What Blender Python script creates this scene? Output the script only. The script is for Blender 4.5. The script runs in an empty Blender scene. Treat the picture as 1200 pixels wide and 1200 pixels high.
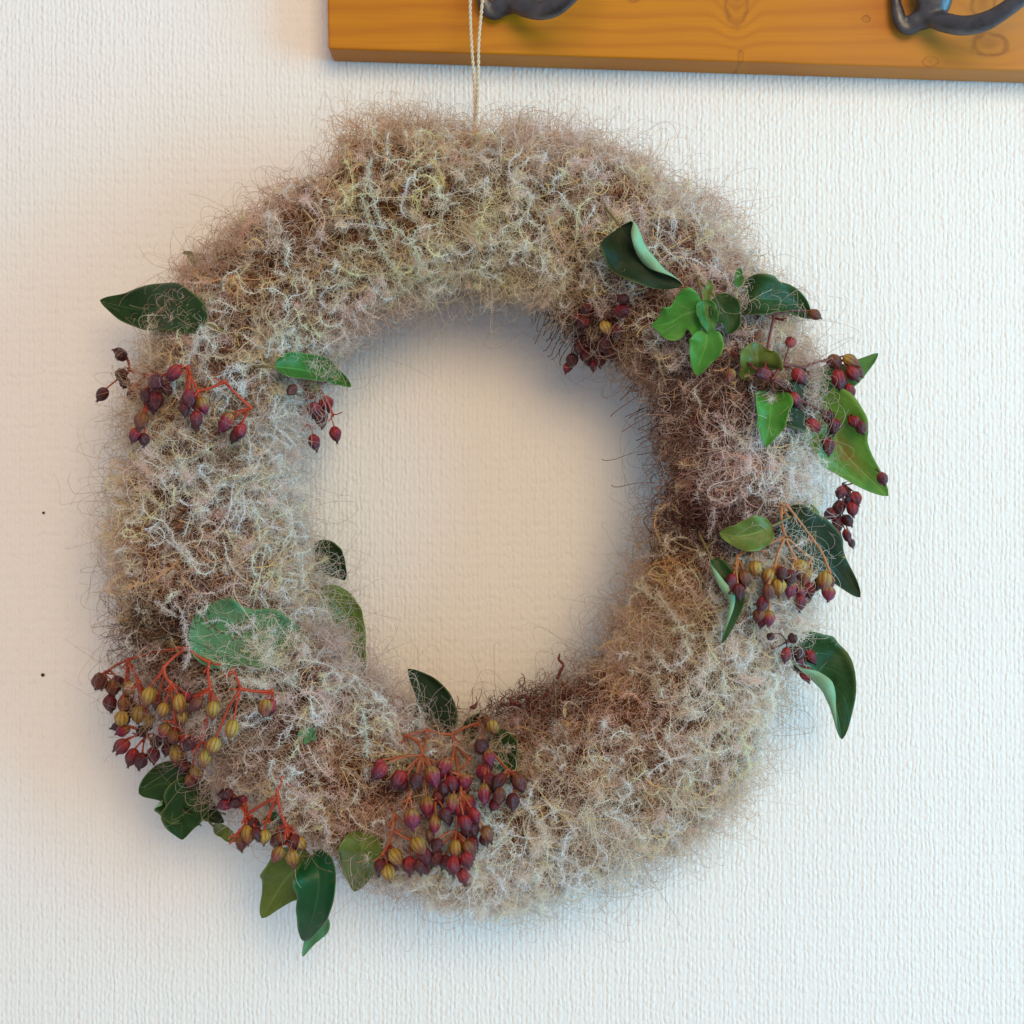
import bpy, bmesh, math, random
import mathutils.noise as mnoise
import numpy as np
from mathutils import Vector, Matrix
random.seed(7); rng = np.random.default_rng(11)
R = math.radians
scene = bpy.context.scene
COL = scene.collection

# ------------------------------------------------------------------ camera, world, lamps, exposure
S = 0.0004          # metres per photograph pixel on the wall
D = 0.65            # camera to wall
cam = bpy.data.objects.new('camera', bpy.data.cameras.new('camera')); COL.objects.link(cam)
cam.location = (0, -D, 0); cam.rotation_euler = (R(90), 0, 0)
cam.data.sensor_width = 36; cam.data.lens = 18 * D / (600 * S)
cam.data.clip_start = 0.02; cam.data.clip_end = 50
scene.camera = cam
world = bpy.data.worlds.new('World'); scene.world = world; world.use_nodes = True
world.node_tree.nodes['Background'].inputs[0].default_value = (0.88, 0.90, 1.0, 1)
world.node_tree.nodes['Background'].inputs[1].default_value = 0.47
scene.view_settings.view_transform = 'Standard'; scene.view_settings.look = 'None'
scene.view_settings.exposure = 0.06; scene.view_settings.gamma = 1.0

def area(name, loc, target, sx, sy, power, color):
    l = bpy.data.lights.new(name, 'AREA'); l.shape = 'RECTANGLE'; l.size = sx; l.size_y = sy
    l.energy = power; l.color = color
    o = bpy.data.objects.new(name, l); COL.objects.link(o); o.location = loc
    o.rotation_euler = (Vector(target) - Vector(loc)).to_track_quat('-Z', 'Y').to_euler()
    return o
# cool daylight from a window on the right, grazing the wall
area('window_light', (2.3, -0.95, -0.05), (0, 0, 0), 1.5, 1.7, 72, (0.16, 0.66, 0.96))
# warm room lamp, in front and up to the right
area('room_lamp', (0.55, -2.05, 0.70), (0, 0, 0), 1.1, 1.1, 28, (1.0, 0.68, 0.34))

# ------------------------------------------------------------------ helpers
def P(px, py, d):
    k = S * (D - d) / D
    return Vector(((px - 600) * k, -d, (600 - py) * k))

def tag(o, label=None, cat=None, group=None, kind=None):
    if label: o['label'] = label
    if cat: o['category'] = cat
    if group: o['group'] = group
    if kind: o['kind'] = kind
    return o

def link(name, data, parent=None):
    o = bpy.data.objects.new(name, data); COL.objects.link(o)
    if parent: o.parent = parent
    return o

def mesh_from(name, verts, faces, mat=None, smooth=True):
    me = bpy.data.meshes.new(name); me.from_pydata([tuple(v) for v in verts], [], faces)
    if mat: me.materials.append(mat)
    if smooth: me.polygons.foreach_set('use_smooth', [True] * len(me.polygons))
    me.update(); return me

def smooth_path(pts, n=6):
    """Catmull-Rom through the points (tuples of Vector, radius)."""
    out = []
    P_ = [pts[0]] + list(pts) + [pts[-1]]
    for i in range(1, len(P_) - 2):
        p0, p1, p2, p3 = P_[i-1], P_[i], P_[i+1], P_[i+2]
        for k in range(n):
            t = k / n
            v = 0.5 * ((2*p1[0]) + (p2[0]-p0[0])*t + (2*p0[0]-5*p1[0]+4*p2[0]-p3[0])*t*t + (3*p1[0]-p0[0]-3*p2[0]+p3[0])*t**3)
            out.append((v, p1[1] + (p2[1]-p1[1])*t))
    out.append(pts[-1]); return out

def tube(V, F, path, sides=7, squash=None, knob=0):
    """Append a closed tapered tube along path [(Vector, radius)]."""
    n = len(path); up = None; base = len(V)
    for i, (p, r) in enumerate(path):
        t = (path[min(i+1, n-1)][0] - path[max(i-1, 0)][0])
        t = t.normalized() if t.length > 1e-9 else Vector((0, 0, 1))
        if up is None:
            up = Vector((0, 1, 0)) if abs(t.y) < 0.9 else Vector((1, 0, 0))
        s = t.cross(up); s = s.normalized() if s.length > 1e-6 else Vector((1, 0, 0))
        up = s.cross(t).normalized()
        for k in range(sides):
            a = 2*math.pi*k/sides
            rk = r*(1 + knob*mnoise.noise(p*900)) if knob else r
            off = s*math.cos(a)*rk + up*math.sin(a)*rk
            if squash: off.y *= squash
            V.append(p + off)
    for i in range(n-1):
        for k in range(sides):
            a = base + i*sides + k; b = base + i*sides + (k+1) % sides
            F.append((a, b, b+sides, a+sides))
    F.append(tuple(base + k for k in range(sides))[::-1])
    F.append(tuple(base + (n-1)*sides + k for k in range(sides)))

# ---- node helper
class NT:
    def __init__(s, name):
        s.m = bpy.data.materials.new(name); s.m.use_nodes = True
        s.t = s.m.node_tree; s.n = s.t.nodes; s.bsdf = s.n['Principled BSDF']; s.out = s.n['Material Output']
    def node(s, typ, **kw):
        n = s.n.new(typ)
        for k, v in kw.items():
            if k.startswith('i_'):
                key = k[2:]; n.inputs[int(key) if key.isdigit() else key].default_value = v
            else: setattr(n, k, v)
        return n
    def link(s, a, b): s.t.links.new(a, b)
    def math(s, op, a, b=None, c=None):
        n = s.n.new('ShaderNodeMath'); n.operation = op
        for i, x in enumerate((a, b, c)):
            if x is None: continue
            if isinstance(x, (int, float)): n.inputs[i].default_value = x
            else: s.link(x, n.inputs[i])
        return n.outputs[0]
    def mix(s, f, a, b, mode='MIX'):
        n = s.n.new('ShaderNodeMix'); n.data_type = 'RGBA'; n.blend_type = mode
        for i, x in ((0, f), (6, a), (7, b)):
            if isinstance(x, (int, float)): n.inputs[i].default_value = x
            elif isinstance(x, tuple): n.inputs[i].default_value = (*x, 1)
            else: s.link(x, n.inputs[i])
        return n.outputs[2]
    def ramp(s, f, stops):
        n = s.n.new('ShaderNodeValToRGB'); e = n.color_ramp.elements
        while len(e) < len(stops): e.new(0.5)
        for el, (p, c) in zip(e, stops): el.position = p; el.color = (*c, 1)
        s.link(f, n.inputs[0]); return n.outputs[0]
    def mapping(s, vec, scale=(1, 1, 1), loc=(0, 0, 0)):
        n = s.node('ShaderNodeMapping'); n.inputs['Scale'].default_value = scale; n.inputs['Location'].default_value = loc
        s.link(vec, n.inputs[0]); return n.outputs[0]
    def noise(s, vec, scale, detail=3, rough=0.5):
        n = s.node('ShaderNodeTexNoise'); n.inputs['Scale'].default_value = scale
        n.inputs['Detail'].default_value = detail; n.inputs['Roughness'].default_value = rough
        s.link(vec, n.inputs['Vector']); return n.outputs[0]
    def obj(s): return s.node('ShaderNodeTexCoord').outputs['Object']
    def bump(s, h, strength, dist):
        n = s.node('ShaderNodeBump'); n.inputs['Strength'].default_value = strength; n.inputs['Distance'].default_value = dist
        s.link(h, n.inputs['Height']); s.link(n.outputs[0], s.bsdf.inputs['Normal'])

# ------------------------------------------------------------------ wall: woven white wallpaper
def wall_material():
    w = NT('wallpaper'); o = w.obj()
    sep = w.node('ShaderNodeSeparateXYZ'); w.link(o, sep.inputs[0]); x, z = sep.outputs[0], sep.outputs[2]
    wob = w.noise(w.mapping(o, (1, 1, 0.7)), 150, 2)
    wob2 = w.noise(w.mapping(o, (0.35, 1, 1)), 140, 2)
    xx = w.math('ADD', x, w.math('MULTIPLY', w.math('SUBTRACT', wob, .5), 0.0030))
    zz = w.math('ADD', z, w.math('MULTIPLY', w.math('SUBTRACT', wob2, .5), 0.0026))
    # vertical threads broken into stitches; every stitch has its own height
    def cells(cw, ch, seed, pw):
        cx = w.math('DIVIDE', xx, cw); ci = w.math('FLOOR', cx)
        wn = w.node('ShaderNodeTexWhiteNoise', noise_dimensions='1D'); w.link(w.math('ADD', ci, seed), wn.inputs['W'])
        cz = w.math('ADD', w.math('DIVIDE', zz, ch), w.math('MULTIPLY', wn.outputs[0], 1.0)); cj = w.math('FLOOR', cz)
        wn2 = w.node('ShaderNodeTexWhiteNoise', noise_dimensions='1D'); w.link(w.math('ADD', w.math('MULTIPLY', ci, 17.31), w.math('MULTIPLY', cj, 5.77)), wn2.inputs['W'])
        fx = w.math('SINE', w.math('MULTIPLY', w.math('FRACT', cx), math.pi)); fz = w.math('SINE', w.math('MULTIPLY', w.math('FRACT', cz), math.pi))
        return w.math('MULTIPLY', w.math('MULTIPLY', fx, w.math('POWER', fz, pw)), w.math('MULTIPLY_ADD', wn2.outputs[0], .8, .3))
    h1 = cells(.0021, .0040, 3.0, .7)
    h2 = cells(.0034, .0058, 9.0, .6)
    rows = w.math('SINE', w.math('MULTIPLY', zz, 2*math.pi/.0050))
    strands = w.noise(w.mapping(o, (1, 1, .35)), 800, 2, .6)
    big = w.noise(w.mapping(o, (1, 1, .7)), 230, 3, .6)
    h = w.math('ADD', w.math('ADD', w.math('MULTIPLY', h1, .75), w.math('MULTIPLY', h2, .40)), w.math('ADD', w.math('MULTIPLY', rows, .13), w.math('ADD', w.math('MULTIPLY', strands, .35), w.math('MULTIPLY', big, .6))))
    w.bump(h, 0.75, 0.00042)
    patch = w.noise(o, 9, 3)
    w.link(w.mix(patch, (.80, .785, .765), (.84, .835, .825)), w.bsdf.inputs['Base Color'])
    w.bsdf.inputs['Roughness'].default_value = .62
    w.bsdf.inputs['Specular IOR Level'].default_value = .3
    return w.m
wme = mesh_from('wall', [(-1.5, 0, -1.4), (1.5, 0, -1.4), (1.5, 0, 1.4), (-1.5, 0, 1.4), (-1.5, .05, -1.4), (1.5, .05, -1.4), (1.5, .05, 1.4), (-1.5, .05, 1.4)],
                [(0, 1, 2, 3), (7, 6, 5, 4), (0, 4, 5, 1), (3, 2, 6, 7), (0, 3, 7, 4), (1, 5, 6, 2)], wall_material(), False)
wall = tag(link('wall', wme), kind='structure')
sp = NT('speck_dark'); sp.bsdf.inputs['Base Color'].default_value = (.02, .012, .006, 1)
for px, py, r in ((51, 601, 1.9), (50, 791, 2.3)):
    bm = bmesh.new(); bmesh.ops.create_icosphere(bm, subdivisions=1, radius=1)
    for v in bm.verts: v.co = Vector((v.co.x*1.1, v.co.y*.5, v.co.z)) * (1 + random.uniform(-.15, .15)) * r * S
    me = bpy.data.meshes.new('speck'); bm.to_mesh(me); bm.free(); me.materials.append(sp.m)
    o = link('speck', me, wall); o.location = P(px, py, .0004)

# ------------------------------------------------------------------ coat rack
TB = 0.019
def wood_material():
    w = NT('varnished_pine'); o = w.obj()
    sep = w.node('ShaderNodeSeparateXYZ'); w.link(o, sep.inputs[0]); x, z = sep.outputs[0], sep.outputs[2]
    warp = w.noise(w.mapping(o, (.18, .5, 1)), 38, 3)
    g = w.math('ADD', z, w.math('MULTIPLY', warp, .022))
    lines = None; ksum = None
    for (px, py, sx, sz, amp) in ((863, 0, 13, 30, .016), (1160, 52, 20, 13, .010), (1152, 5, 14, 16, .008), (1015, 22, 5, 4, .002), (742, -8, 8, 10, .004), (1090, 72, 9, 6, .002), (868, 66, 3.5, 7, .002)):
        c = P(px, py, TB)
        dx = w.math('DIVIDE', w.math('SUBTRACT', x, c.x), sx*S); dz = w.math('DIVIDE', w.math('SUBTRACT', z, c.z), sz*S)
        r2 = w.math('ADD', w.math('MULTIPLY', dx, dx), w.math('MULTIPLY', dz, dz))
        e = w.math('EXPONENT', w.math('MULTIPLY', r2, -.55))
        g = w.math('ADD', g, w.math('MULTIPLY', e, amp))
        ring = w.math('EXPONENT', w.math('MULTIPLY', w.math('POWER', w.math('SUBTRACT', w.math('ADD', r2, w.math('MULTIPLY', w.noise(o, 260, 2), 1.1)), 1.45), 2), -9))
        ring = w.math('MULTIPLY', w.math('MULTIPLY', ring, w.noise(o, 90, 2)), .8)
        core = w.math('MULTIPLY', w.math('EXPONENT', w.math('MULTIPLY', r2, -3.5)), .22)
        k = w.math('MAXIMUM', ring, core)
        ksum = k if ksum is None else w.math('MAXIMUM', ksum, k)
    band = w.math('ADD', w.math('MULTIPLY', w.math('SINE', w.math('MULTIPLY', g, 2*math.pi/.0085)), .5), .5)
    band = w.math('POWER', band, 2.2)
    fine = w.noise(w.mapping(o, (.03, .3, 1)), 900, 3, .6)
    c = w.mix(w.noise(w.mapping(o, (.35, 1, 1)), 22, 3), (.46, .150, .001), (.56, .215, .004))
    c = w.mix(w.math('MULTIPLY', band, .40), c, (.34, .09, .004))
    c = w.mix(w.math('MULTIPLY', w.math('SUBTRACT', fine, .35), .95), c, (.36, .12, .016))
    # pale rosy heartwood toward the right end
    rosy = w.math('MULTIPLY', w.math('MULTIPLY_ADD', x, 5.5, -.55), w.noise(w.mapping(o, (.6, 1, 1)), 40, 2))
    rosy = w.math('MINIMUM', w.math('MAXIMUM', rosy, 0), .6)
    c = w.mix(rosy, c, (.50, .24, .09))
    c = w.mix(ksum, c, (.11, .03, .012))
    w.link(c, w.bsdf.inputs['Base Color'])
    w.bsdf.inputs['Roughness'].default_value = .5; w.bsdf.inputs['Specular IOR Level'].default_value = .25
    w.bump(fine, .15, .0003)
    return w.m
wood = wood_material()
rack = bpy.data.objects.new('coat_rack', None); COL.objects.link(rack)
tag(rack, 'varnished orange pine coat rack board with black iron hooks on the white wall', 'coat rack')
rack.location = (0, 0, 0)
f = TB + .0006
fl, fr = P(384.5, 57, TB), P(1345, 87.5, TB)
tl, tr = P(379.5, -250, TB), P(1345, -222, TB)
vs = [fl, fr, tr, tl] + [Vector((v.x, -.0006, v.z)) for v in (fl, fr, tr, tl)]
me = mesh_from('board', vs, [(0, 1, 2, 3), (7, 6, 5, 4), (4, 5, 1, 0), (3, 2, 6, 7), (4, 0, 3, 7), (1, 5, 6, 2)], wood, False)
board = link('board', me, rack)
b = board.modifiers.new('bevel', 'BEVEL'); b.width = .0011; b.segments = 3
iron = NT('black_iron'); io = iron.obj()
iron.link(iron.mix(iron.noise(io, 160, 4), (.03, .03, .034), (.17, .18, .21)), iron.bsdf.inputs['Base Color'])
iron.bsdf.inputs['Metallic'].default_value = .75
iron.link(iron.math('MULTIPLY_ADD', iron.noise(io, 300, 3), .3, .30), iron.bsdf.inputs['Roughness'])
iron.bump(iron.noise(io, 450, 4), .35, .0005)

def make_hook():
    V, F = [], []
    def q(px, py, d): return P(px, py, TB + d)
    ring = []
    for i in range(25):
        a = 2*math.pi*i/24
        ring.append((q(1065 + 15.5*math.cos(a), -4 + 33*math.sin(a) + (5 if math.sin(a) > .6 else 0), .0045), 6.3*S if math.sin(a) < .4 else 8*S))
    tube(V, F, ring, 10, .75)
    tube(V, F, smooth_path([(q(1066, 26, .005), 9*S), (q(1082, 22, .006), 13*S), (q(1093, 6, .008), 20*S), (q(1095, -20, .009), 23*S), (q(1093, -60, .007), 22*S), (q(1090, -100, .005), 15*S)]), 12, .7)
    tube(V, F, smooth_path([(q(1088, 22, .008), 8*S), (q(1105, 26, .012), 11*S), (q(1128, 30, .018), 11*S), (q(1152, 26, .025), 11*S), (q(1176, 13, .032), 9.5*S),
                            (q(1203, -9, .039), 9.5*S), (q(1228, -42, .045), 9.5*S), (q(1240, -80, .049), 9.5*S), (q(1240, -96, .050), 12*S), (q(1240, -104, .050), 6*S)]), 12, 1.0)
    # back plate that the screws hold, above the picture
    tube(V, F, smooth_path([(q(1080, -20, .003), 24*S), (q(1088, -110, .003), 26*S), (q(1090, -150, .003), 16*S)]), 12, .35)
    me = mesh_from('hook', V, F, iron.m)
    o = link('hook', me, rack)
    m = o.modifiers.new('fuse', 'REMESH'); m.mode = 'VOXEL'; m.voxel_size = .0009; m.use_smooth_shade = True
    s = o.modifiers.new('soften', 'SMOOTH'); s.factor = .6; s.iterations = 4
    return o
hook = make_hook()
h2 = hook.copy(); COL.objects.link(h2); h2.parent = rack
h2.location = P(600 - 482, 600 - 17.5, TB); h2.location.y = 0

# ------------------------------------------------------------------ ring form of the wreath
CX, CY, DM = 548.0, 600.0, 0.042
outer_px = [(550,140),(640,140),(700,155),(800,205),(880,275),(925,340),(955,410),(965,480),(968,560),(960,640),(950,710),(938,790),(915,860),(878,938),(808,1002),(738,1042),(652,1074),(550,1074),(460,1048),(380,1010),(310,975),(240,915),(180,860),(140,790),(128,710),(122,620),(128,540),(148,460),(165,400),(200,330),(245,278),(318,214),(388,184),(404,148),(480,130)]
inner_px = [(550,350),(640,370),(705,415),(757,466),(772,530),(758,600),(742,660),(722,720),(690,765),(640,805),(590,838),(530,852),(478,815),(430,775),(398,720),(378,650),(358,600),(352,540),(368,480),(402,420),(455,376)]
def polar(tab):
    a = sorted((math.atan2(-(y-CY), x-CX), math.hypot(x-CX, y-CY)) for x, y in tab)
    th = np.array([t for t, _ in a]); r = np.array([v for _, v in a])
    return np.r_[th[-1]-2*np.pi, th, th[0]+2*np.pi], np.r_[r[-1], r, r[0]]
OT, OR_ = polar(outer_px); IT, IR = polar(inner_px)
KM = S * (D - DM) / D
CXW, CZW = (CX-600)*KM, (600-CY)*KM
def ring_at(th):
    o = np.interp(th, OT, OR_)*.975; i = np.interp(th, IT, IR)
    return (o+i)/2*KM, (o-i)/2*KM      # centre radius and half width in metres
HD = 0.037
def ring_coord(p):
    x = p[:, 0]-CXW; z = p[:, 2]-CZW; r = np.hypot(x, z); th = np.arctan2(z, x)
    rc, hw = ring_at(th); a = (r-rc)/hw; b = (-p[:, 1]-DM)/HD
    n = np.stack([a*x/r/hw, -b/HD, a*z/r/hw], 1); n /= np.linalg.norm(n, axis=1)[:, None]+1e-9
    return np.hypot(a, b), n
def ring_point(th, phi, rho):
    rc, hw = ring_at(th); r = rc + hw*rho*np.cos(phi)
    return np.stack([CXW + r*np.cos(th), -(DM + HD*rho*np.sin(phi)), CZW + r*np.sin(th)], 1)
def surf(px, py):
    """depth of the wreath's front surface under a pixel of the photograph"""
    d = DM
    for _ in range(4):
        p = P(px, py, d); x, z = p.x-CXW, p.z-CZW
        rc, hw = ring_at(math.atan2(z, x)); a = (math.hypot(x, z)-rc)/hw
        d = DM + HD*math.sqrt(max(0, 1-a*a))
    return d

wreath = bpy.data.objects.new('wreath', None); COL.objects.link(wreath)
tag(wreath, 'round wreath of fluffy smoke bush with ivy leaves and red berries on the wall', 'wreath')

# twig core
tw = NT('twig_core'); to = tw.obj()
tw.link(tw.mix(tw.noise(to, 120, 4), (.035, .015, .008), (.16, .08, .035)), tw.bsdf.inputs['Base Color'])
tw.bsdf.inputs['Roughness'].default_value = .9; tw.bump(tw.noise(to, 500, 4), .8, .002)
V, F = [], []
for i in range(160):
    th = -math.pi + 2*math.pi*i/160; rc, hw = ring_at(np.array([th]))
    for k in range(16):
        ph = 2*math.pi*k/16
        rr = .50 + .05*math.sin(5*th+ph*2) + random.uniform(-.04, .04)
        V.append(Vector(ring_point(np.array([th]), np.array([ph]), np.array([rr]))[0]))
for i in range(160):
    for k in range(16):
        F.append((i*16+k, i*16+(k+1) % 16, ((i+1) % 160)*16+(k+1) % 16, ((i+1) % 160)*16+k))
link('twig_core', mesh_from('twig_core', V, F, tw.m), wreath)

# ------------------------------------------------------------------ fluff: smoke bush hairs
def hair_material():
    w = NT('smoke_bush'); a = w.node('ShaderNodeAttribute', attribute_name='tint')
    w.link(a.outputs['Color'], w.bsdf.inputs['Base Color']); w.bsdf.inputs['Roughness'].default_value = .75
    w.bsdf.inputs['Specular IOR Level'].default_value = .25
    tr = w.node('ShaderNodeBsdfTranslucent'); w.link(a.outputs['Color'], tr.inputs[0])
    mx = w.node('ShaderNodeMixShader'); mx.inputs[0].default_value = .28
    w.link(w.bsdf.outputs[0], mx.inputs[1]); w.link(tr.outputs[0], mx.inputs[2]); w.link(mx.outputs[0], w.out.inputs[0])
    return w.m
hairmat = hair_material()

def curves_object(name, groups, parent):
    """groups: list of (points [N,K,3], radius [N,K], colour [N,3])"""
    hc = bpy.data.hair_curves.new(name)
    sizes = []; pos = []; rad = []; colr = []
    for p, r, c in groups:
        sizes += [p.shape[1]]*p.shape[0]; pos.append(p.reshape(-1, 3)); rad.append(r.reshape(-1)); colr.append(c)
    hc.add_curves(sizes)
    hc.attributes['position'].data.foreach_set('vector', np.concatenate(pos).astype(np.float32).ravel())
    ra = hc.attributes.get('radius') or hc.attributes.new('radius', 'FLOAT', 'POINT')
    ra.data.foreach_set('value', np.concatenate(rad).astype(np.float32))
    c = np.concatenate(colr); c = np.c_[c, np.ones(len(c))]
    ca = hc.attributes.new('tint', 'FLOAT_COLOR', 'CURVE'); ca.data.foreach_set('color', c.astype(np.float32).ravel())
    hc.materials.append(hairmat)
    return link(name, hc, parent)

def unit(v): return v / (np.linalg.norm(v, axis=-1, keepdims=True) + 1e-9)

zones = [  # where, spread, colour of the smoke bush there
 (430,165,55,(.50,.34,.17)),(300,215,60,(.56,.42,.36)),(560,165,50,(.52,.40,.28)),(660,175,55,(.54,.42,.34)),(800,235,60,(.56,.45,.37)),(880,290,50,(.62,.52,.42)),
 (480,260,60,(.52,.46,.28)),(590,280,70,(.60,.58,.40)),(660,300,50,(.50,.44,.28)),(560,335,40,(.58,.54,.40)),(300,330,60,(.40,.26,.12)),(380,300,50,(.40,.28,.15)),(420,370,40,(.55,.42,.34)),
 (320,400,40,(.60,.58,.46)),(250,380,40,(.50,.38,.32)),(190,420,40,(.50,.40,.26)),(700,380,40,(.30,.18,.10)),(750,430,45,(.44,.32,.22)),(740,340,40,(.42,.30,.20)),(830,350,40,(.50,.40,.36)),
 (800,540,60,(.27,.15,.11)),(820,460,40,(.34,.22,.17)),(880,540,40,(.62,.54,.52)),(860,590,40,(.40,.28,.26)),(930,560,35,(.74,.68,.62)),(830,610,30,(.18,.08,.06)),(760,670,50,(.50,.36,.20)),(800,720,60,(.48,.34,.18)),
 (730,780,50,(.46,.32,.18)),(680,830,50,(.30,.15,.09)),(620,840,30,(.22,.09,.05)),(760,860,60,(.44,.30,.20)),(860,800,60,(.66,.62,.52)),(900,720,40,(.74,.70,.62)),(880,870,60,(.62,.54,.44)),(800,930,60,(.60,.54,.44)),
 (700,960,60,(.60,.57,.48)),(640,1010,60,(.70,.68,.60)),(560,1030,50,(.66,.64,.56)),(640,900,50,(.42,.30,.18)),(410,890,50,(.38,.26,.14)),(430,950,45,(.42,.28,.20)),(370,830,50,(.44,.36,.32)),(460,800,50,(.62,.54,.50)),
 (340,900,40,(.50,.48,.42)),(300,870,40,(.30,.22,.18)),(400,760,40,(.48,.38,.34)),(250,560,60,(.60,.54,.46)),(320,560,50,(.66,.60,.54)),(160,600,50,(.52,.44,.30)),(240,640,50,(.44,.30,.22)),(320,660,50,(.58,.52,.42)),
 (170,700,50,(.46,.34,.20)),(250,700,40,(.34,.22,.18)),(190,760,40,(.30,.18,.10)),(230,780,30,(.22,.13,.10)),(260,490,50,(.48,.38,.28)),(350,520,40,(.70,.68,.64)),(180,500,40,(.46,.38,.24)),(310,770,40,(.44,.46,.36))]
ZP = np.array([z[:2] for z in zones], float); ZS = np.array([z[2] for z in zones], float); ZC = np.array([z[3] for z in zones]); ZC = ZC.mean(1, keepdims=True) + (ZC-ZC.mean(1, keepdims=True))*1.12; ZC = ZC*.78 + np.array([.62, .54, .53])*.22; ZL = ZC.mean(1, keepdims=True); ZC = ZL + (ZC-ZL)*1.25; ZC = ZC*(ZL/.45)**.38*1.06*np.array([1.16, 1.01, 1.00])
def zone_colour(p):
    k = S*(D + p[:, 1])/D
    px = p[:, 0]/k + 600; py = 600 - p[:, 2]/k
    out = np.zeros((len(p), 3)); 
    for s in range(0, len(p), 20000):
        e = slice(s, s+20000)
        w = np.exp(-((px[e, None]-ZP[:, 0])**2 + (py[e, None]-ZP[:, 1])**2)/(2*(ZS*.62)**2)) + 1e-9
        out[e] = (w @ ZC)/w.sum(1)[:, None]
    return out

def grow(root, d0, K, step, curl, lim, ax=None, wobble=.25):
    N = len(root); p = root.copy(); t = unit(d0)
    a = unit(rng.normal(size=(N, 3))) if ax is None else unit(ax)
    out = np.empty((N, K, 3)); out[:, 0] = p
    for k in range(1, K):
        a = unit(a + wobble*rng.normal(size=(N, 3)))
        t = unit(t + np.cross(a, t)*curl[:, None])
        rho, n = ring_coord(p)
        push = np.clip((rho-lim)*7, 0, 1.2)[:, None]
        t = unit(t - n*push)
        low = (p[:, 1] > -.003)[:, None]
        t = unit(np.where(low, t + np.array([0, -1., 0]), t))
        p = p + t*step[:, None]
        p[:, 1] = np.minimum(p[:, 1], -.0012)
        out[:, k] = p
    return out

def sample_theta(n):
    g = np.linspace(-np.pi, np.pi, 2000); rc, hw = ring_at(g); w = rc*hw; c = np.cumsum(w)/w.sum()
    return np.interp(rng.random(n), c, g)
def sample_phi(n):
    front = rng.random(n) < .78
    return np.where(front, rng.random(n)*np.pi, np.pi + rng.random(n)*np.pi)

palette = np.array([(.80,.76,.70), (.82,.70,.70), (.62,.60,.36), (.58,.38,.13), (.50,.31,.27)])
def tinted(p, mixr=.35, bright=1.0, jitter=.12, pw=(.26,.26,.2,.14,.14)):
    z = zone_colour(p); q = palette[rng.choice(5, len(p), p=pw)]
    c = z*(1-mixr) + q*mixr
    return np.clip(c*bright*np.exp(rng.normal(size=(len(p), 1))*jitter), .02, .88)

groups = []
# deep tangle of golden brown stems, tint darkened to paint shade between the tufts
n = 26000; th = sample_theta(n); ph = sample_phi(n); root = ring_point(th, ph, .45+.3*rng.random(n))
_, nn = ring_coord(root)
pt = grow(root, nn*.3 + rng.normal(size=(n, 3)), 15, np.full(n, .0017), rng.uniform(.1, .45, n), np.full(n, .80))
zc = zone_colour(root)
c = np.clip(zc*np.array([.32, .18, .12])*np.exp(rng.normal(size=(n, 1))*.25), .015, .8)
rr = np.repeat(rng.uniform(.00013, .00024, n)[:, None], 15, 1)
groups.append((pt, rr, c))
# tufts of fine hair
lk = rng.integers(2, 9, (7, 2)); lp = rng.random((7, 2))*6.28
def lump(th, ph):
    return sum(np.sin(lk[i, 0]*2.3*th+lp[i, 0])*np.cos((i % 3+1)*ph+lp[i, 1]) for i in range(7))/2.6
T = 1900; n = 86000
tth = sample_theta(T); tph = sample_phi(T); tc = ring_point(tth, tph, .50+.30*rng.random(T)); _, tn = ring_coord(tc)
tdir = unit(tn*1.1 + rng.normal(size=(T, 3))*.8); tax = unit(rng.normal(size=(T, 3)))
tlim = np.clip(.76 + .17*rng.random(T) + .17*lump(tth, tph), .55, 1.12); tb = np.exp(rng.normal(size=T)*.33)
pal_t = palette[rng.choice(5, T, p=(.24,.26,.2,.16,.14))]; tw_ = rng.random(T)**2
ti = rng.choice(T, n, p=(lambda w: w/w.sum())(rng.random(T)**2.2+.05))
root = tc[ti] + rng.normal(size=(n, 3))*.0034
root[:, 1] = np.minimum(root[:, 1], -.002)
lim = tlim[ti] + rng.exponential(.055, n)
far = rng.random(n) < .05; lim[far] += rng.random(far.sum())*.30
K = 16
pt = grow(root, tdir[ti] + rng.normal(size=(n, 3))*.75, K, rng.uniform(.0010, .0020, n), np.abs(rng.normal(.38, .16, n)), lim, tax[ti]+rng.normal(size=(n, 3))*.9)
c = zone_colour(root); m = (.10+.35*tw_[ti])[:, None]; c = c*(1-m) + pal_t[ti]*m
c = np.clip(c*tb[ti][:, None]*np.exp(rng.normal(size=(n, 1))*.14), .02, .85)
r0 = rng.uniform(.00006, .00012, n)
rr = r0[:, None]*np.linspace(1, .55, K)[None]
groups.append((pt, rr, c))
# airy tufts standing off the outline, in clumps with gaps between them
T2 = 300; th2 = sample_theta(T2); ph2 = np.where(rng.random(T2) < .62, rng.normal(.3, .5, T2), rng.normal(np.pi-.3, .5, T2))
c2 = ring_point(th2, ph2, .78+.14*rng.random(T2)+.10*lump(th2, ph2)); _, n2 = ring_coord(c2); d2 = unit(n2*1.3 + rng.normal(size=(T2, 3))*.6); l2 = 1.0+rng.random(T2)**1.6*.42
n = 14000; ti2 = rng.choice(T2, n, p=(lambda w: w/w.sum())(rng.random(T2)**1.5+.1))
root = c2[ti2] + rng.normal(size=(n, 3))*.0032; root[:, 1] = np.minimum(root[:, 1], -.002)
pt = grow(root, d2[ti2] + rng.normal(size=(n, 3))*.8, 18, rng.uniform(.0009, .0021, n), np.abs(rng.normal(.34, .17, n)), l2[ti2]+rng.exponential(.06, n), wobble=.2)
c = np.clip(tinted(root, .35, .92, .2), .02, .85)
groups.append((pt, rng.uniform(.000055, .00009, n)[:, None]*np.linspace(1, .6, 18)[None], c))
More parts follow.
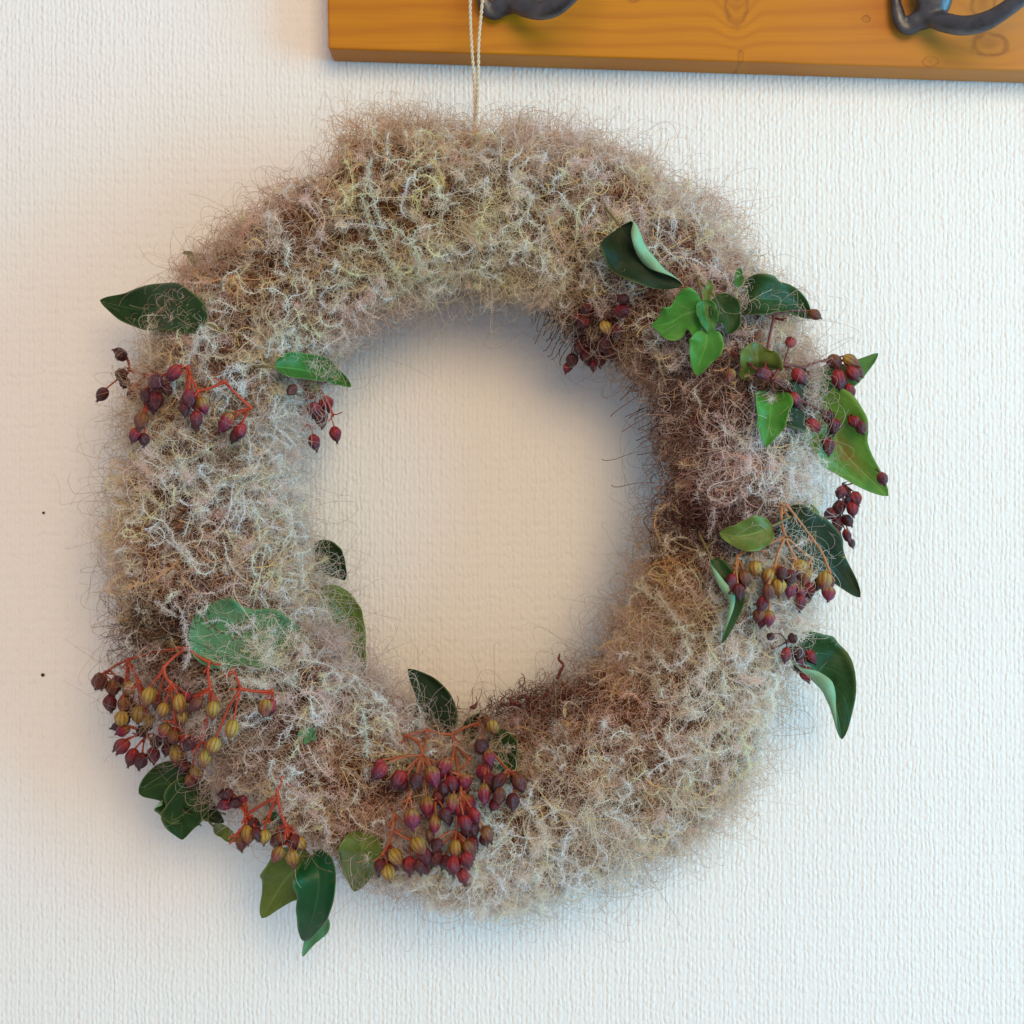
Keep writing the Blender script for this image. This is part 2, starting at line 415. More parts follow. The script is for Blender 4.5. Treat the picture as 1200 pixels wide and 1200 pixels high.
n = 3000; th = sample_theta(n); ph = np.where(rng.random(n) < .6, rng.normal(.25, .5, n), rng.normal(np.pi-.25, .5, n))
root = ring_point(th, ph, .85+.1*rng.random(n)); root[:, 1] = np.minimum(root[:, 1], -.002); _, nn = ring_coord(root)
pt = grow(root, nn*1.1 + rng.normal(size=(n, 3))*.6, 18, rng.uniform(.0012, .0030, n), np.abs(rng.normal(.26, .16, n)), 1.02+rng.exponential(.20, n), wobble=.15)
c = np.clip(tinted(root, .3, .6), .02, .8)
groups.append((pt, rng.uniform(.00006, .00009, n)[:, None]*np.linspace(1, .6, 18)[None], c))
# soft pale puffs of down
m_ = 1300; thp = sample_theta(m_); php = rng.uniform(.05*np.pi, .95*np.pi, m_)
cp = ring_point(thp, php, np.clip(.84 + .12*rng.random(m_) + .12*lump(thp, php), .6, 1.05)); ax = unit(rng.normal(size=(m_, 3)))*np.array([1, .4, 1])
n = 115000; ii = rng.choice(m_, n, p=(lambda w: w/w.sum())((rng.random(m_)+.15)*zone_colour(cp).mean(1)**2.2))
base = cp[ii] + ax[ii]*(rng.normal(size=(n, 1))*.0026) + rng.normal(size=(n, 3))*.0007
base[:, 1] = np.minimum(base[:, 1], -.002)
dd = unit(rng.normal(size=(n, 3)) + ax[ii]*.8); sd_ = unit(rng.normal(size=(n, 3))); ln = rng.uniform(.0012, .0038, n)[:, None]
h4 = np.stack([base, base + dd*ln*.35 + sd_*ln*.08, base + dd*ln*.7 + sd_*ln*.26, base + dd*ln*.95 + sd_*ln*.5], 1)
puff_c = np.array([(.86,.74,.73), (.84,.79,.71), (.73,.73,.58), (.80,.64,.60)])[rng.choice(4, m_, p=(.36, .3, .16, .18))]
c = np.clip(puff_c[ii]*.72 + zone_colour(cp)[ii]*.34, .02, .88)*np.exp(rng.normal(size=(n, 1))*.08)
groups.append((h4, np.tile(np.array([.00006, .00006, .00005, .00003]), (n, 1)), np.clip(c, 0, .9)))
# dark fine twigs, lower left and inner lower right
def patch(cx, cy, sx, sy, n, col, rad, lim_, K=14, curl=.25, out=.5):
    th_px = rng.normal(size=(n, 2))*np.array([sx, sy]) + np.array([cx, cy])
    root = np.array([P(x, y, max(.008, surf(x, y)*rng.uniform(.75, .95))) for x, y in th_px]); _, nn = ring_coord(root)
    pt = grow(root, rng.normal(size=(n, 3))+nn*out, K, rng.uniform(.001, .0018, n), np.abs(rng.normal(curl, .15, n)), np.full(n, lim_), wobble=.4)
    c = np.clip(np.array(col)[None]*np.exp(rng.normal(size=(n, 1))*.3), .004, .8)
    groups.append((pt, rng.uniform(rad*.7, rad*1.2, n)[:, None]*np.linspace(1, .6, K)[None], c))
patch(188, 735, 22, 16, 420, (.07, .035, .02), .00013, 1.15)
patch(645, 828, 45, 12, 420, (.12, .035, .02), .00015, 1.12, 13, .6, -.5)
patch(835, 612, 28, 10, 350, (.09, .035, .03), .00018, .95)
patch(690, 385, 25, 18, 260, (.07, .03, .02), .00016, .95)
patch(820, 490, 35, 40, 700, (.17, .08, .06), .00017, .95)

# feathered plumes: a stem with short soft hairs all along it
def feather(path, col, fuzz=.0024, dens=2600, rad=.00011):
    """path [M,3] -> list of (points, radius, colour) groups"""
    seg = np.linalg.norm(np.diff(path, axis=0), axis=1); L = seg.sum(); cum = np.r_[0, np.cumsum(seg)]
    n = max(8, int(L*dens)); s = np.sort(rng.random(n))*L
    base = np.stack([np.interp(s, cum, path[:, i]) for i in range(3)], 1)
    tan = unit(np.stack([np.interp(s, cum, np.gradient(path[:, i])) for i in range(3)], 1))
    d = unit(rng.normal(size=(n, 3)) + tan*.55); side = unit(np.cross(d, rng.normal(size=(n, 3))))
    ln = fuzz*rng.uniform(.5, 1.3, n)[:, None]
    h = np.stack([base, base + d*ln*.5, base + d*ln + side*ln*.35], 1)
    r = np.tile(np.array([rad*.9, rad*.7, rad*.35]), (n, 1))
    c = np.clip(np.array(col)[None]*np.exp(rng.normal(size=(n, 1))*.1), .02, .9)
    main = (path[None], np.full((1, len(path)), rad*1.6), np.array([col])*.9)
    return [main, (h, r, c)]
def merge_feathers(lst):
    mains = {}; hs = []; 
    for main, h in lst:
        mains.setdefault(main[0].shape[1], []).append(main); hs.append(h)
    out = [tuple(np.concatenate([m[i] for m in v]) for i in range(3)) for v in mains.values()]
    out.append(tuple(np.concatenate([h[i] for h in hs]) for i in range(3)))
    return out
n = 5200; th = sample_theta(n); ph = rng.uniform(.12*np.pi, .88*np.pi, n); root = ring_point(th, ph, .82+.14*rng.random(n)); zl = zone_colour(root).mean(1); sel = rng.choice(n, 2400, replace=False, p=(lambda w: w/w.sum())(zl**2.4)); root = root[sel]; n = 2400; _, nn = ring_coord(root)
K = 20
pl = grow(root, nn*.2 + rng.normal(size=(n, 3)), K, rng.uniform(.0009, .0017, n), np.abs(rng.normal(.26, .16, n)), rng.uniform(.92, 1.04, n), wobble=.3)
pc = tinted(root, .45, 1.5, .16, (.36, .34, .20, .05, .05))
gold = rng.random(n) < .22
fs = []
for i in range(170, n):
    if gold[i]: fs.append(feather(pl[i], pc[i]*np.array([.92, .74, .46]), .0009, 900, .00010))
    else: fs.append(feather(pl[i], pc[i], rng.uniform(.0014, .0032), 3900, .000072))
groups += merge_feathers(fs)
tag(curves_object('fluff', groups, wreath), kind='stuff')
for i in range(170):
    curves_object('plume', merge_feathers([feather(pl[i], np.clip(pc[i]*1.08, 0, .86), rng.uniform(.0020, .0034), 4600, .00008)]), wreath)
# plumes that stand out one by one in the photograph
special = [
 ([(422,228),(430,250),(438,275),(452,300),(470,322)], (.66,.64,.48)), ([(436,185),(432,205),(438,235),(446,262)], (.62,.60,.50)),
 ([(455,262),(478,280),(492,305),(488,325),(505,318)], (.66,.68,.52)), ([(500,335),(530,320),(560,318),(590,330)], (.70,.68,.56)),
 ([(755,675),(752,688),(765,700),(785,715),(800,738),(815,745)], (.72,.70,.58)), ([(768,690),(780,708),(796,730)], (.70,.64,.56)),
 ([(752,750),(748,770),(762,778),(772,768)], (.66,.54,.42)), ([(838,672),(832,690),(838,705)], (.7,.64,.6)),
 ([(204,705),(215,722),(217,745),(222,760),(218,782)], (.72,.62,.58)), ([(188,608),(200,622),(208,640),(222,650)], (.72,.66,.60)),
 ([(180,705),(195,715),(206,722)], (.72,.66,.62)), ([(232,845),(222,850),(228,842),(238,841),(250,845)], (.72,.66,.62)),
 ([(320,890),(318,905),(325,918),(340,912),(345,900)], (.72,.76,.70)), ([(272,910),(280,925),(284,940),(292,948)], (.78,.76,.70)),
 ([(200,903),(205,912),(215,920),(230,925)], (.78,.72,.66)), ([(375,955),(384,970),(382,990),(372,1000),(378,1020),(392,1035)], (.74,.70,.68)),
 ([(597,920),(605,935),(618,945),(625,955)], (.80,.78,.76)), ([(580,937),(592,932),(600,928)], (.72,.68,.62)),
 ([(452,858),(465,870),(478,882)], (.62,.50,.44)), ([(424,830),(428,850),(430,885)], (.66,.70,.62)), ([(345,560),(352,580),(350,605),(358,622)], (.74,.72,.68)),
 ([(233,400),(222,420),(219,436)], (.66,.60,.56)), ([(232,440),(240,415),(245,390)], (.60,.46,.38)), ([(690,365),(694,350),(700,360),(703,370)], (.66,.58,.54)),
 ([(712,395),(706,410),(698,422),(686,428)], (.46,.30,.28)), ([(704,362),(715,345),(732,345),(742,355)], (.50,.40,.38)), ([(838,595),(836,612),(830,628)], (.60,.50,.48)),
 ([(880,450),(884,480),(876,510),(885,530)], (.66,.60,.58)), ([(930,520),(940,530),(928,545),(915,548)], (.62,.60,.50)), ([(312,420),(318,400),(335,390),(350,398),(345,412)], (.66,.66,.56)),
 ([(540,175),(556,182),(570,176),(588,182)], (.66,.60,.54)), ([(610,215),(622,232),(618,255),(632,268)], (.72,.70,.60)), ([(640,250),(655,238),(672,244),(680,262)], (.66,.66,.54))]
for path, col in special:
    w3 = [(P(x, y, surf(x, y)+.001+random.uniform(0, .003)), 0) for x, y in path]
    pp = np.array([tuple(v) for v, _ in smooth_path(w3, 6)]); pp += rng.normal(size=pp.shape)*.0002
    curves_object('plume', merge_feathers([feather(pp, col, .0026, 6500, .000085)]), wreath)

# ------------------------------------------------------------------ ivy leaves
def leaf_material(name, top, top2, rough=.38, veins=.35, spot=None, coat=.25):
    w = NT(name); uv = w.node('ShaderNodeUVMap', uv_map='leaf').outputs[0]
    sep = w.node('ShaderNodeSeparateXYZ'); w.link(uv, sep.inputs[0]); u, v = sep.outputs[0], sep.outputs[1]
    av = w.math('ABSOLUTE', w.math('SUBTRACT', v, .5))
    o = w.obj()
    mid = w.math('SUBTRACT', 1, w.math('MINIMUM', w.math('MULTIPLY', av, 26), 1))
    sv = w.math('ABSOLUTE', w.math('SINE', w.math('MULTIPLY', w.math('SUBTRACT', u, w.math('MULTIPLY', av, .75)), 17)))
    sv = w.math('SUBTRACT', 1, w.math('MINIMUM', w.math('MULTIPLY', sv, 7), 1))
    vein = w.math('MAXIMUM', mid, w.math('MULTIPLY', sv, .55))
    nz = w.noise(o, 130, 4, .6)
    c = w.mix(w.math('MULTIPLY_ADD', nz, 1.6, -.3), top, top2)
    c = w.mix(w.math('MULTIPLY', vein, veins), c, tuple(min(1, x*1.9+.03) for x in top2))
    dry = w.math('MULTIPLY', w.math('MAXIMUM', w.math('MULTIPLY_ADD', w.noise(w.mapping(o, (1, 1, 1), (.3, .1, .2)), 210, 4, .7), 5, -3.05), 0), .8)
    c = w.mix(w.math('MINIMUM', dry, .6), c, (.13, .10, .025))
    edge = w.math('MAXIMUM', w.math('MULTIPLY_ADD', av, 16, -7.3), 0)
    c = w.mix(w.math('MULTIPLY', edge, .5), c, (.22, .24, .07))
    if spot:
        du = w.math('DIVIDE', w.math('SUBTRACT', u, spot[0]), spot[2]); dv = w.math('DIVIDE', w.math('SUBTRACT', v, spot[1]), spot[3])
        r2 = w.math('ADD', w.math('MULTIPLY', du, du), w.math('MULTIPLY', dv, dv))
        e = w.math('MULTIPLY', w.math('EXPONENT', w.math('MULTIPLY', r2, -1)), w.math('MULTIPLY_ADD', w.noise(o, 400, 3), 2.0, -.3))
        c = w.mix(w.math('MINIMUM', w.math('MAXIMUM', e, 0), .85), c, (.20, .07, .012))
    w.link(c, w.bsdf.inputs['Base Color'])
    w.link(w.math('MULTIPLY_ADD', nz, .2, rough-.08), w.bsdf.inputs['Roughness'])
    w.bsdf.inputs['Specular IOR Level'].default_value = .12 + coat*.6
    w.bump(w.math('ADD', w.math('MULTIPLY', vein, -.6), w.math('MULTIPLY', w.noise(o, 260, 3), 1.2)), .5, .0005)
    return w.m
LM = {
 'dark':   leaf_material('ivy_dark', (.008, .030, .006), (.022, .070, .014), .42, .35, None, .12),
 'deep':   leaf_material('ivy_deep', (.007, .018, .007), (.016, .038, .013), .55, .2, None, .1),
 'mid':    leaf_material('ivy_green', (.022, .10, .014), (.055, .18, .03), .42),
 'bright': leaf_material('ivy_bright', (.035, .18, .018), (.08, .29, .045), .42),
 'olive':  leaf_material('ivy_olive', (.060, .100, .012), (.12, .17, .03)),
 'spot':   leaf_material('ivy_spotted', (.060, .17, .015), (.11, .25, .03), .4, .35, (.66, .50, .16, .16)),
 'emer':   leaf_material('ivy_emerald', (.006, .060, .016), (.012, .10, .035), .40),
 'teal':   leaf_material('ivy_teal', (.055, .17, .075), (.10, .25, .13), .6, .4, None, .1),
}
under = leaf_material('ivy_underside', (.16, .34, .19), (.26, .44, .28), .6, .3, None, 0)
under_dark = leaf_material('ivy_underside_dark', (.03, .05, .02), (.06, .085, .035), .6, .3, None, 0)

def leaf(mid_px, width, mat='mid', roll=0, fold=.24, cl=.3, cr=.3, off=.002, dz=None, wave=.2, shape=.75, lobes=0, und=None, arch=0, label=None, depth=None, freq=7, lift=1):
    """mid_px: midrib from base to tip in photo pixels; width: full width in px; roll: turn about the midrib; cl/cr: how far each edge curls (radians)"""
    n = len(mid_px); pts = []
    for i, (x, y) in enumerate(mid_px):
        d = (depth[i] if not lift else max(depth[i], surf(x, y) + (-.004 if i == 0 else .0035)) if depth else max(surf(x, y), .03) + off)
        pts.append((P(x, y, d), 0))
    path = [p for p, _ in smooth_path(pts, max(3, 27//(n-1)))]
    N = len(path)-1; H = 6; half = width*S*(D-.06)/D/2
    V, F, UV = [], [], []
    ph = random.uniform(0, 6)
    for i, p in enumerate(path):
        t = i/N
        tan = (path[min(i+1, N)] - path[max(i-1, 0)]).normalized()
        side = tan.cross(Vector((0, -1, 0))).normalized(); nor = side.cross(tan).normalized()   # nor faces the camera
        if nor.y > 0: nor = -nor
        w = (math.sin(math.pi*min(1, t**shape))**.82 * (1-.35*t) * 1.17) if 0 < t < 1 else 0
        if lobes: w *= 1 + lobes*math.cos(2*math.pi*(t*2.0-.42))
        w = max(w*half, .0001)
        ctr = p + nor*arch*math.sin(math.pi*t)*half
        row = [None]*(2*H+1); row[H] = ctr
        jl = 1 + .09*mnoise.noise(Vector((t*7, ph, 0))); jr = 1 + .09*mnoise.noise(Vector((t*7, ph, 5)))
        w0 = w
        for sgn, curl in ((-1, cl), (1, cr)):
            q = ctr.copy(); w = w0*(jl if sgn < 0 else jr)
            for k in range(1, H+1):
                s = (k-.5)/H
                a = fold + curl*s**(1.2 if curl > 1.2 else 2)*2.2 * (.35+.65*math.sin(math.pi*t))
                # roll turns the whole section; fold and curl lift each half towards the viewer
                ang = roll*sgn + a
                q = q + side*sgn*math.cos(ang)*w/H + nor*math.sin(ang)*w/H
                row[H+sgn*k] = q + nor*wave*w*math.sin(freq*t*2+ph+sgn)*s*s + nor*w*.16*mnoise.noise(Vector((t*4.5, sgn*s*2.2, ph)))*min(1, s*2)
        for k in range(2*H+1):
            V.append(row[k]); UV.append((t, k/(2*H)))
    W = 2*H+1
    for i in range(N):
        for k in range(2*H):
            F.append((i*W+k, i*W+k+1, (i+1)*W+k+1, (i+1)*W+k))
    me = mesh_from('leaf', V, F, LM[mat]); me.materials.append(und or under)
    uvl = me.uv_layers.new(name='leaf')
    for lp in me.loops: uvl.data[lp.index].uv = UV[lp.vertex_index]
    # make face normals look at the viewer around the midrib
    if me.polygons[(N//2)*2*H+H].normal.y > 0:
        me.flip_normals()
    o = link('leaf', me, wreath)
    so = o.modifiers.new('thickness', 'SOLIDIFY'); so.thickness = .00028; so.offset = -1; so.material_offset = 1; so.material_offset_rim = 0
    # leaf stalk
    V, F = [], []
    b0 = path[0]; back = (path[0]-path[2]).normalized()
    tube(V, F, smooth_path([(b0 + (path[1]-path[0])*.5, .0005), (b0 + back*.004 + Vector((0, .002, 0)), .0005), (b0 + back*.011 + Vector((0, .008, 0)), .0006)], 4), 6)
    st = link('leaf_stalk', mesh_from('leaf_stalk', V, F, stalk_green), o)
    if label: o['label'] = label
    return o
sg = NT('leaf_stalk'); sg.bsdf.inputs['Base Color'].default_value = (.16, .12, .035, 1); sg.bsdf.inputs['Roughness'].default_value = .6; stalk_green = sg.m

leaf([(242,378),(205,362),(160,362),(117,352)], 62, 'dark', .15, .1, .5, .2, .000, shape=.85)
leaf([(322,430),(355,434),(388,442),(411,453)], 46, 'mid', .5, .3, .8, .4, .004, und=under)
leaf([(727,266),(742,290),(768,318),(799,335)], 72, 'deep', .05, .1, 1.9, .1, .006, und=under, shape=.62, label='dark leaf with its edge folded over to show the pale underside')
leaf([(826,362),(802,368),(785,378),(763,382)], 52, 'bright', .2, .2, .35, .3, .006, lobes=.28, label='bright green pointed leaf above the ring')
leaf([(829,386),(828,402),(822,420),(816,440)], 42, 'bright', -.1, .25, .3, .3, .008)
leaf([(838,348),(848,362),(856,378),(852,392)], 36, 'dark', 0, .2, .3, .3, .007)
leaf([(824,352),(826,366),(830,380),(832,392)], 30, 'mid', .3, .3, .4, .3, .008)
leaf([(868,352),(890,350),(922,354),(952,373)], 54, 'dark', .1, .25, .2, .6, .016, depth=[.060,.068,.066,.058], lobes=.1, wave=.35, und=under_dark, label='glossy dark leaf with a wavy lower edge')
leaf([(863,336),(866,328),(866,320),(868,313)], 11, 'mid', 0, .2, .3, .3, .004)
leaf([(829,355),(828,345),(832,335),(830,328)], 12, 'olive', 0, .3, .3, .3, .006)
leaf([(886,436),(888,424),(887,412),(890,403)], 52, 'olive', 0, .3, .3, .3, .014, depth=[.06,.063,.064,.064])
leaf([(903,462),(903,482),(901,502),(897,523)], 50, 'bright', 0, .3, .5, .5, .012, depth=[.064,.068,.064,.056], shape=.68, lobes=.1)
leaf([(938,446),(962,450),(998,438),(1029,414)], 42, 'mid', .1, .1, .2, .2, .01, depth=[.045,.045,.042,.040])
leaf([(908,470),(932,474),(960,482),(985,497)], 60, 'deep', .1, .1, .2, .2, .01, depth=[.045,.043,.040,.035], und=under_dark)
leaf([(958,478),(972,490),(990,530),(1041,581)], 82, 'spot', -.15, .12, .25, .45, .01, depth=[.052,.054,.048,.034], shape=.88, wave=.05, label='large yellow green leaf with a brown spot')
leaf([(904,617),(886,624),(864,628),(843,624)], 42, 'olive', .1, .2, .3, .2, .008, shape=.8)
leaf([(918,598),(945,630),(975,660),(1008,700)], 62, 'deep', .1, .1, .2, .3, .0, depth=[.055,.05,.042,.035], lobes=-.05, und=under)
leaf([(944,590),(952,612),(966,634),(992,655)], 26, 'olive', .5, .2, .2, .2, .0, depth=[.05,.047,.042,.036])
leaf([(834,655),(846,684),(858,706),(846,754)], 38, 'dark', .3, .2, .3, 1.4, .006, und=under, shape=.8, label='narrow curled leaf with a turquoise green edge')
leaf([(922,758),(950,778),(975,812),(987,866)], 84, 'dark', .10, .1, .2, 1.5, .0, depth=[.055,.052,.047,.036], und=under, shape=.8, label='dark leaf below the lowest right berries')
leaf([(226,724),(270,744),(318,746),(366,754)], 84, 'teal', 0, .1, .35, .4, -.0050, wave=.25, lobes=.13, shape=.8, label='wide pale turquoise leaf partly buried in the fluff')
leaf([(366,645),(380,652),(392,662),(404,680)], 44, 'deep', 0, .2, .3, .3, .0, depth=[.045,.045,.042,.036], lift=0)
leaf([(374,690),(396,712),(412,744),(427,816)], 46, 'olive', .3, .2, .3, .2, .0, depth=[.050,.048,.042,.040], lift=0, shape=.85, und=under_dark)
leaf([(496,862),(508,838),(504,812),(478,784)], 58, 'deep', 0, .1, .3, .2, .0, depth=[.042,.042,.042,.038], lift=0, shape=.7)
leaf([(545,868),(556,858),(562,850),(566,840)], 40, 'deep', 0, .2, .3, .2, -.006)
leaf([(578,862),(588,880),(594,896),(602,916)], 44, 'dark', 0, .2, .3, .2, -.003)
leaf([(238,945),(214,930),(192,918),(163,930)], 76, 'dark', -.1, .15, .3, .4, .0, depth=[.04,.042,.04,.034], shape=.8)
leaf([(238,930),(222,940),(214,960),(213,984)], 66, 'dark', .1, .25, .3, .3, .0, depth=[.046,.048,.046,.036], lobes=.15)
leaf([(222,925),(232,938),(244,950),(262,964)], 38, 'deep', .1, .2, .3, .3, .0, depth=[.04,.038,.036,.034])
leaf([(250,968),(262,974),(272,982),(282,982)], 16, 'olive', .1, .2, .3, .3, .0, depth=[.036,.036,.036,.036])
leaf([(318,952),(322,962),(324,976),(322,992)], 30, 'dark', 0, .2, .3, .3, .002)
leaf([(366,1004),(345,1020),(328,1040),(307,1076)], 66, 'olive', .1, .12, .2, .3, .0, depth=[.05,.052,.048,.04], shape=.78, label='olive green leaf hanging at the bottom left')
leaf([(368,1000),(374,1030),(368,1070),(354,1102)], 58, 'emer', -.1, .3, .45, .35, .0, depth=[.056,.062,.058,.045], shape=.8, label='deep emerald leaf with a pale curled tip')
leaf([(378,1072),(374,1086),(364,1100),(355,1121)], 24, 'teal', .2, .2, .2, .3, .0, depth=[.046,.046,.044,.042])
leaf([(430,975),(424,998),(420,1018),(415,1045)], 52, 'olive', 0, .18, .2, .2, .0, depth=[.066,.064,.058,.05], label='yellow green leaf left of the bottom berry cluster')
leaf([(352,870),(358,862),(364,858),(370,868)], 18, 'teal', 0, .2, .2, .2, -.004)
leaf([(228,310),(224,300),(220,297),(214,296)], 9, 'olive', 0, .2, .3, .3, .002)

# ------------------------------------------------------------------ berries
def berry_material(name, base, midc, tip, bias):
    w = NT(name); o = w.obj(); sep = w.node('ShaderNodeSeparateXYZ'); w.link(o, sep.inputs[0])
    rnd = w.node('ShaderNodeObjectInfo').outputs['Random']
    z = w.math('MULTIPLY_ADD', sep.outputs[2], -.5, .5)          # 0 at the stalk, 1 at the tip (unit mesh)
    nz = w.noise(o, 2.6, 4)
    t = w.math('ADD', z, w.math('ADD', w.math('MULTIPLY_ADD', nz, .55, -.275), w.math('MULTIPLY_ADD', rnd, .5, -.25 + bias)))
    c = w.ramp(t, [(0.18, base), (.50, midc), (.82, tip)])
    ang = w.math('ARCTAN2', sep.outputs[1], sep.outputs[0])
    st = w.math('POWER', w.math('ABSOLUTE', w.math('SINE', w.math('MULTIPLY_ADD', ang, 4, .55))), 8)
    c = w.mix(w.math('MULTIPLY', st, .55), c, (.05, .008, .01))
    c = w.mix(w.math('MULTIPLY', w.noise(o, 7, 4, .7), .28), c, w.mix(rnd, (.04, .006, .008), (.22, .05, .03)))
    w.link(c, w.bsdf.inputs['Base Color']); w.bsdf.inputs['Roughness'].default_value = .25; w.bsdf.inputs['Specular IOR Level'].default_value = .5
    w.bump(w.noise(o, 6, 4, .65), .35, .12)
    return w.m
gold_, ocre, rust, burg, dburg, purp = (.48, .31, .045), (.30, .13, .02), (.22, .055, .02), (.16, .014, .028), (.055, .006, .012), (.10, .010, .05)
BM = {'g': berry_material('berry_gold', gold_, (.32, .17, .03), (.17, .04, .02), -.12),
      'm': berry_material('berry_mixed', (.34, .20, .04), (.30, .022, .034), (.15, .004, .050), .02),
      'b': berry_material('berry_burgundy', (.38, .022, .022), (.20, .004, .026), (.055, .003, .020), .0),
      'd': berry_material('berry_dark', (.15, .014, .010), (.075, .004, .012), (.022, .002, .008), .05),
      'o': berry_material('berry_brown', (.24, .09, .018), (.16, .045, .018), (.07, .014, .012), .0)}
def berry_mesh(mat, seed):
    dent = .05 + .13*(seed % 7)/7
    r_ = random.Random(seed); V, F = [], []; NS, NR = 24, 14
    ph = r_.random()*6; el = r_.uniform(1.0, 1.14); sk = r_.uniform(-.08, .08)
    for i in range(NR+1):
        t = i/NR; z = math.cos(math.pi*t)*el
        r = math.sin(math.pi*t)**.92 * (1 - .16*max(0, -math.cos(math.pi*t)))
        if t > .88: r = max(r, .17); z -= (t-.88)*1.6
        for k in range(NS):
            a = 2*math.pi*k/NS
            rib = 1 + .02 - .11*(abs(math.sin(4*a+.55))**4) * math.sin(math.pi*t) + .03*math.sin(a*3+seed+t*5)
            nn_ = 1 + dent*mnoise.noise(Vector((math.cos(a)*1.3, math.sin(a)*1.3, z*1.3+seed*3.7)))*1.6
            V.append(Vector((r*rib*nn_*math.cos(a)+sk*z, r*rib*nn_*math.sin(a), z)))
    for i in range(NR):
        for k in range(NS):
            F.append((i*NS+k, (i+1)*NS+k, (i+1)*NS+(k+1) % NS, i*NS+(k+1) % NS))
    F.append(tuple(range(NS)))
    # little dried calyx points at the tip
    b = -el-.16
    for k in range(5):
        a = 2*math.pi*k/5+ph; c, s = math.cos(a), math.sin(a); c2, s2 = math.cos(a+.5), math.sin(a+.5); c3, s3 = math.cos(a-.5), math.sin(a-.5)
        i0 = len(V); V += [Vector((.17*c2, .17*s2, b)), Vector((.17*c3, .17*s3, b)), Vector((.26*c, .26*s, b-.28)), Vector((.04*c, .04*s, b))]
        F += [(i0, i0+1, i0+2), (i0+1, i0+3, i0+2), (i0+3, i0, i0+2)]
    return mesh_from('berry', V, F, BM[mat])
BMESH = {k: [berry_mesh(k, 10*i+ord(k)) for i in range(7)] for k in BM}

st = NT('berry_stalk'); so_ = st.obj(); st.link(st.mix(st.noise(so_, 300, 3), (.34, .022, .008), (.46, .070, .018)), st.bsdf.inputs['Base Color']); st.bsdf.inputs['Roughness'].default_value = .55
sb = NT('berry_stalk_brown'); so_ = sb.obj(); sb.link(sb.mix(sb.noise(so_, 300, 3), (.32, .10, .03), (.46, .21, .07)), sb.bsdf.inputs['Base Color']); sb.bsdf.inputs['Roughness'].default_value = .6
sm_ = NT('berry_stalk_rust'); so_ = sm_.obj(); sm_.link(sm_.mix(sm_.noise(so_, 300, 3), (.26, .040, .014), (.40, .12, .04)), sm_.bsdf.inputs['Base Color']); sm_.bsdf.inputs['Roughness'].default_value = .55
sd = NT('berry_stalk_dark'); sd.bsdf.inputs['Base Color'].default_value = (.13, .025, .018, 1); sd.bsdf.inputs['Roughness'].default_value = .6

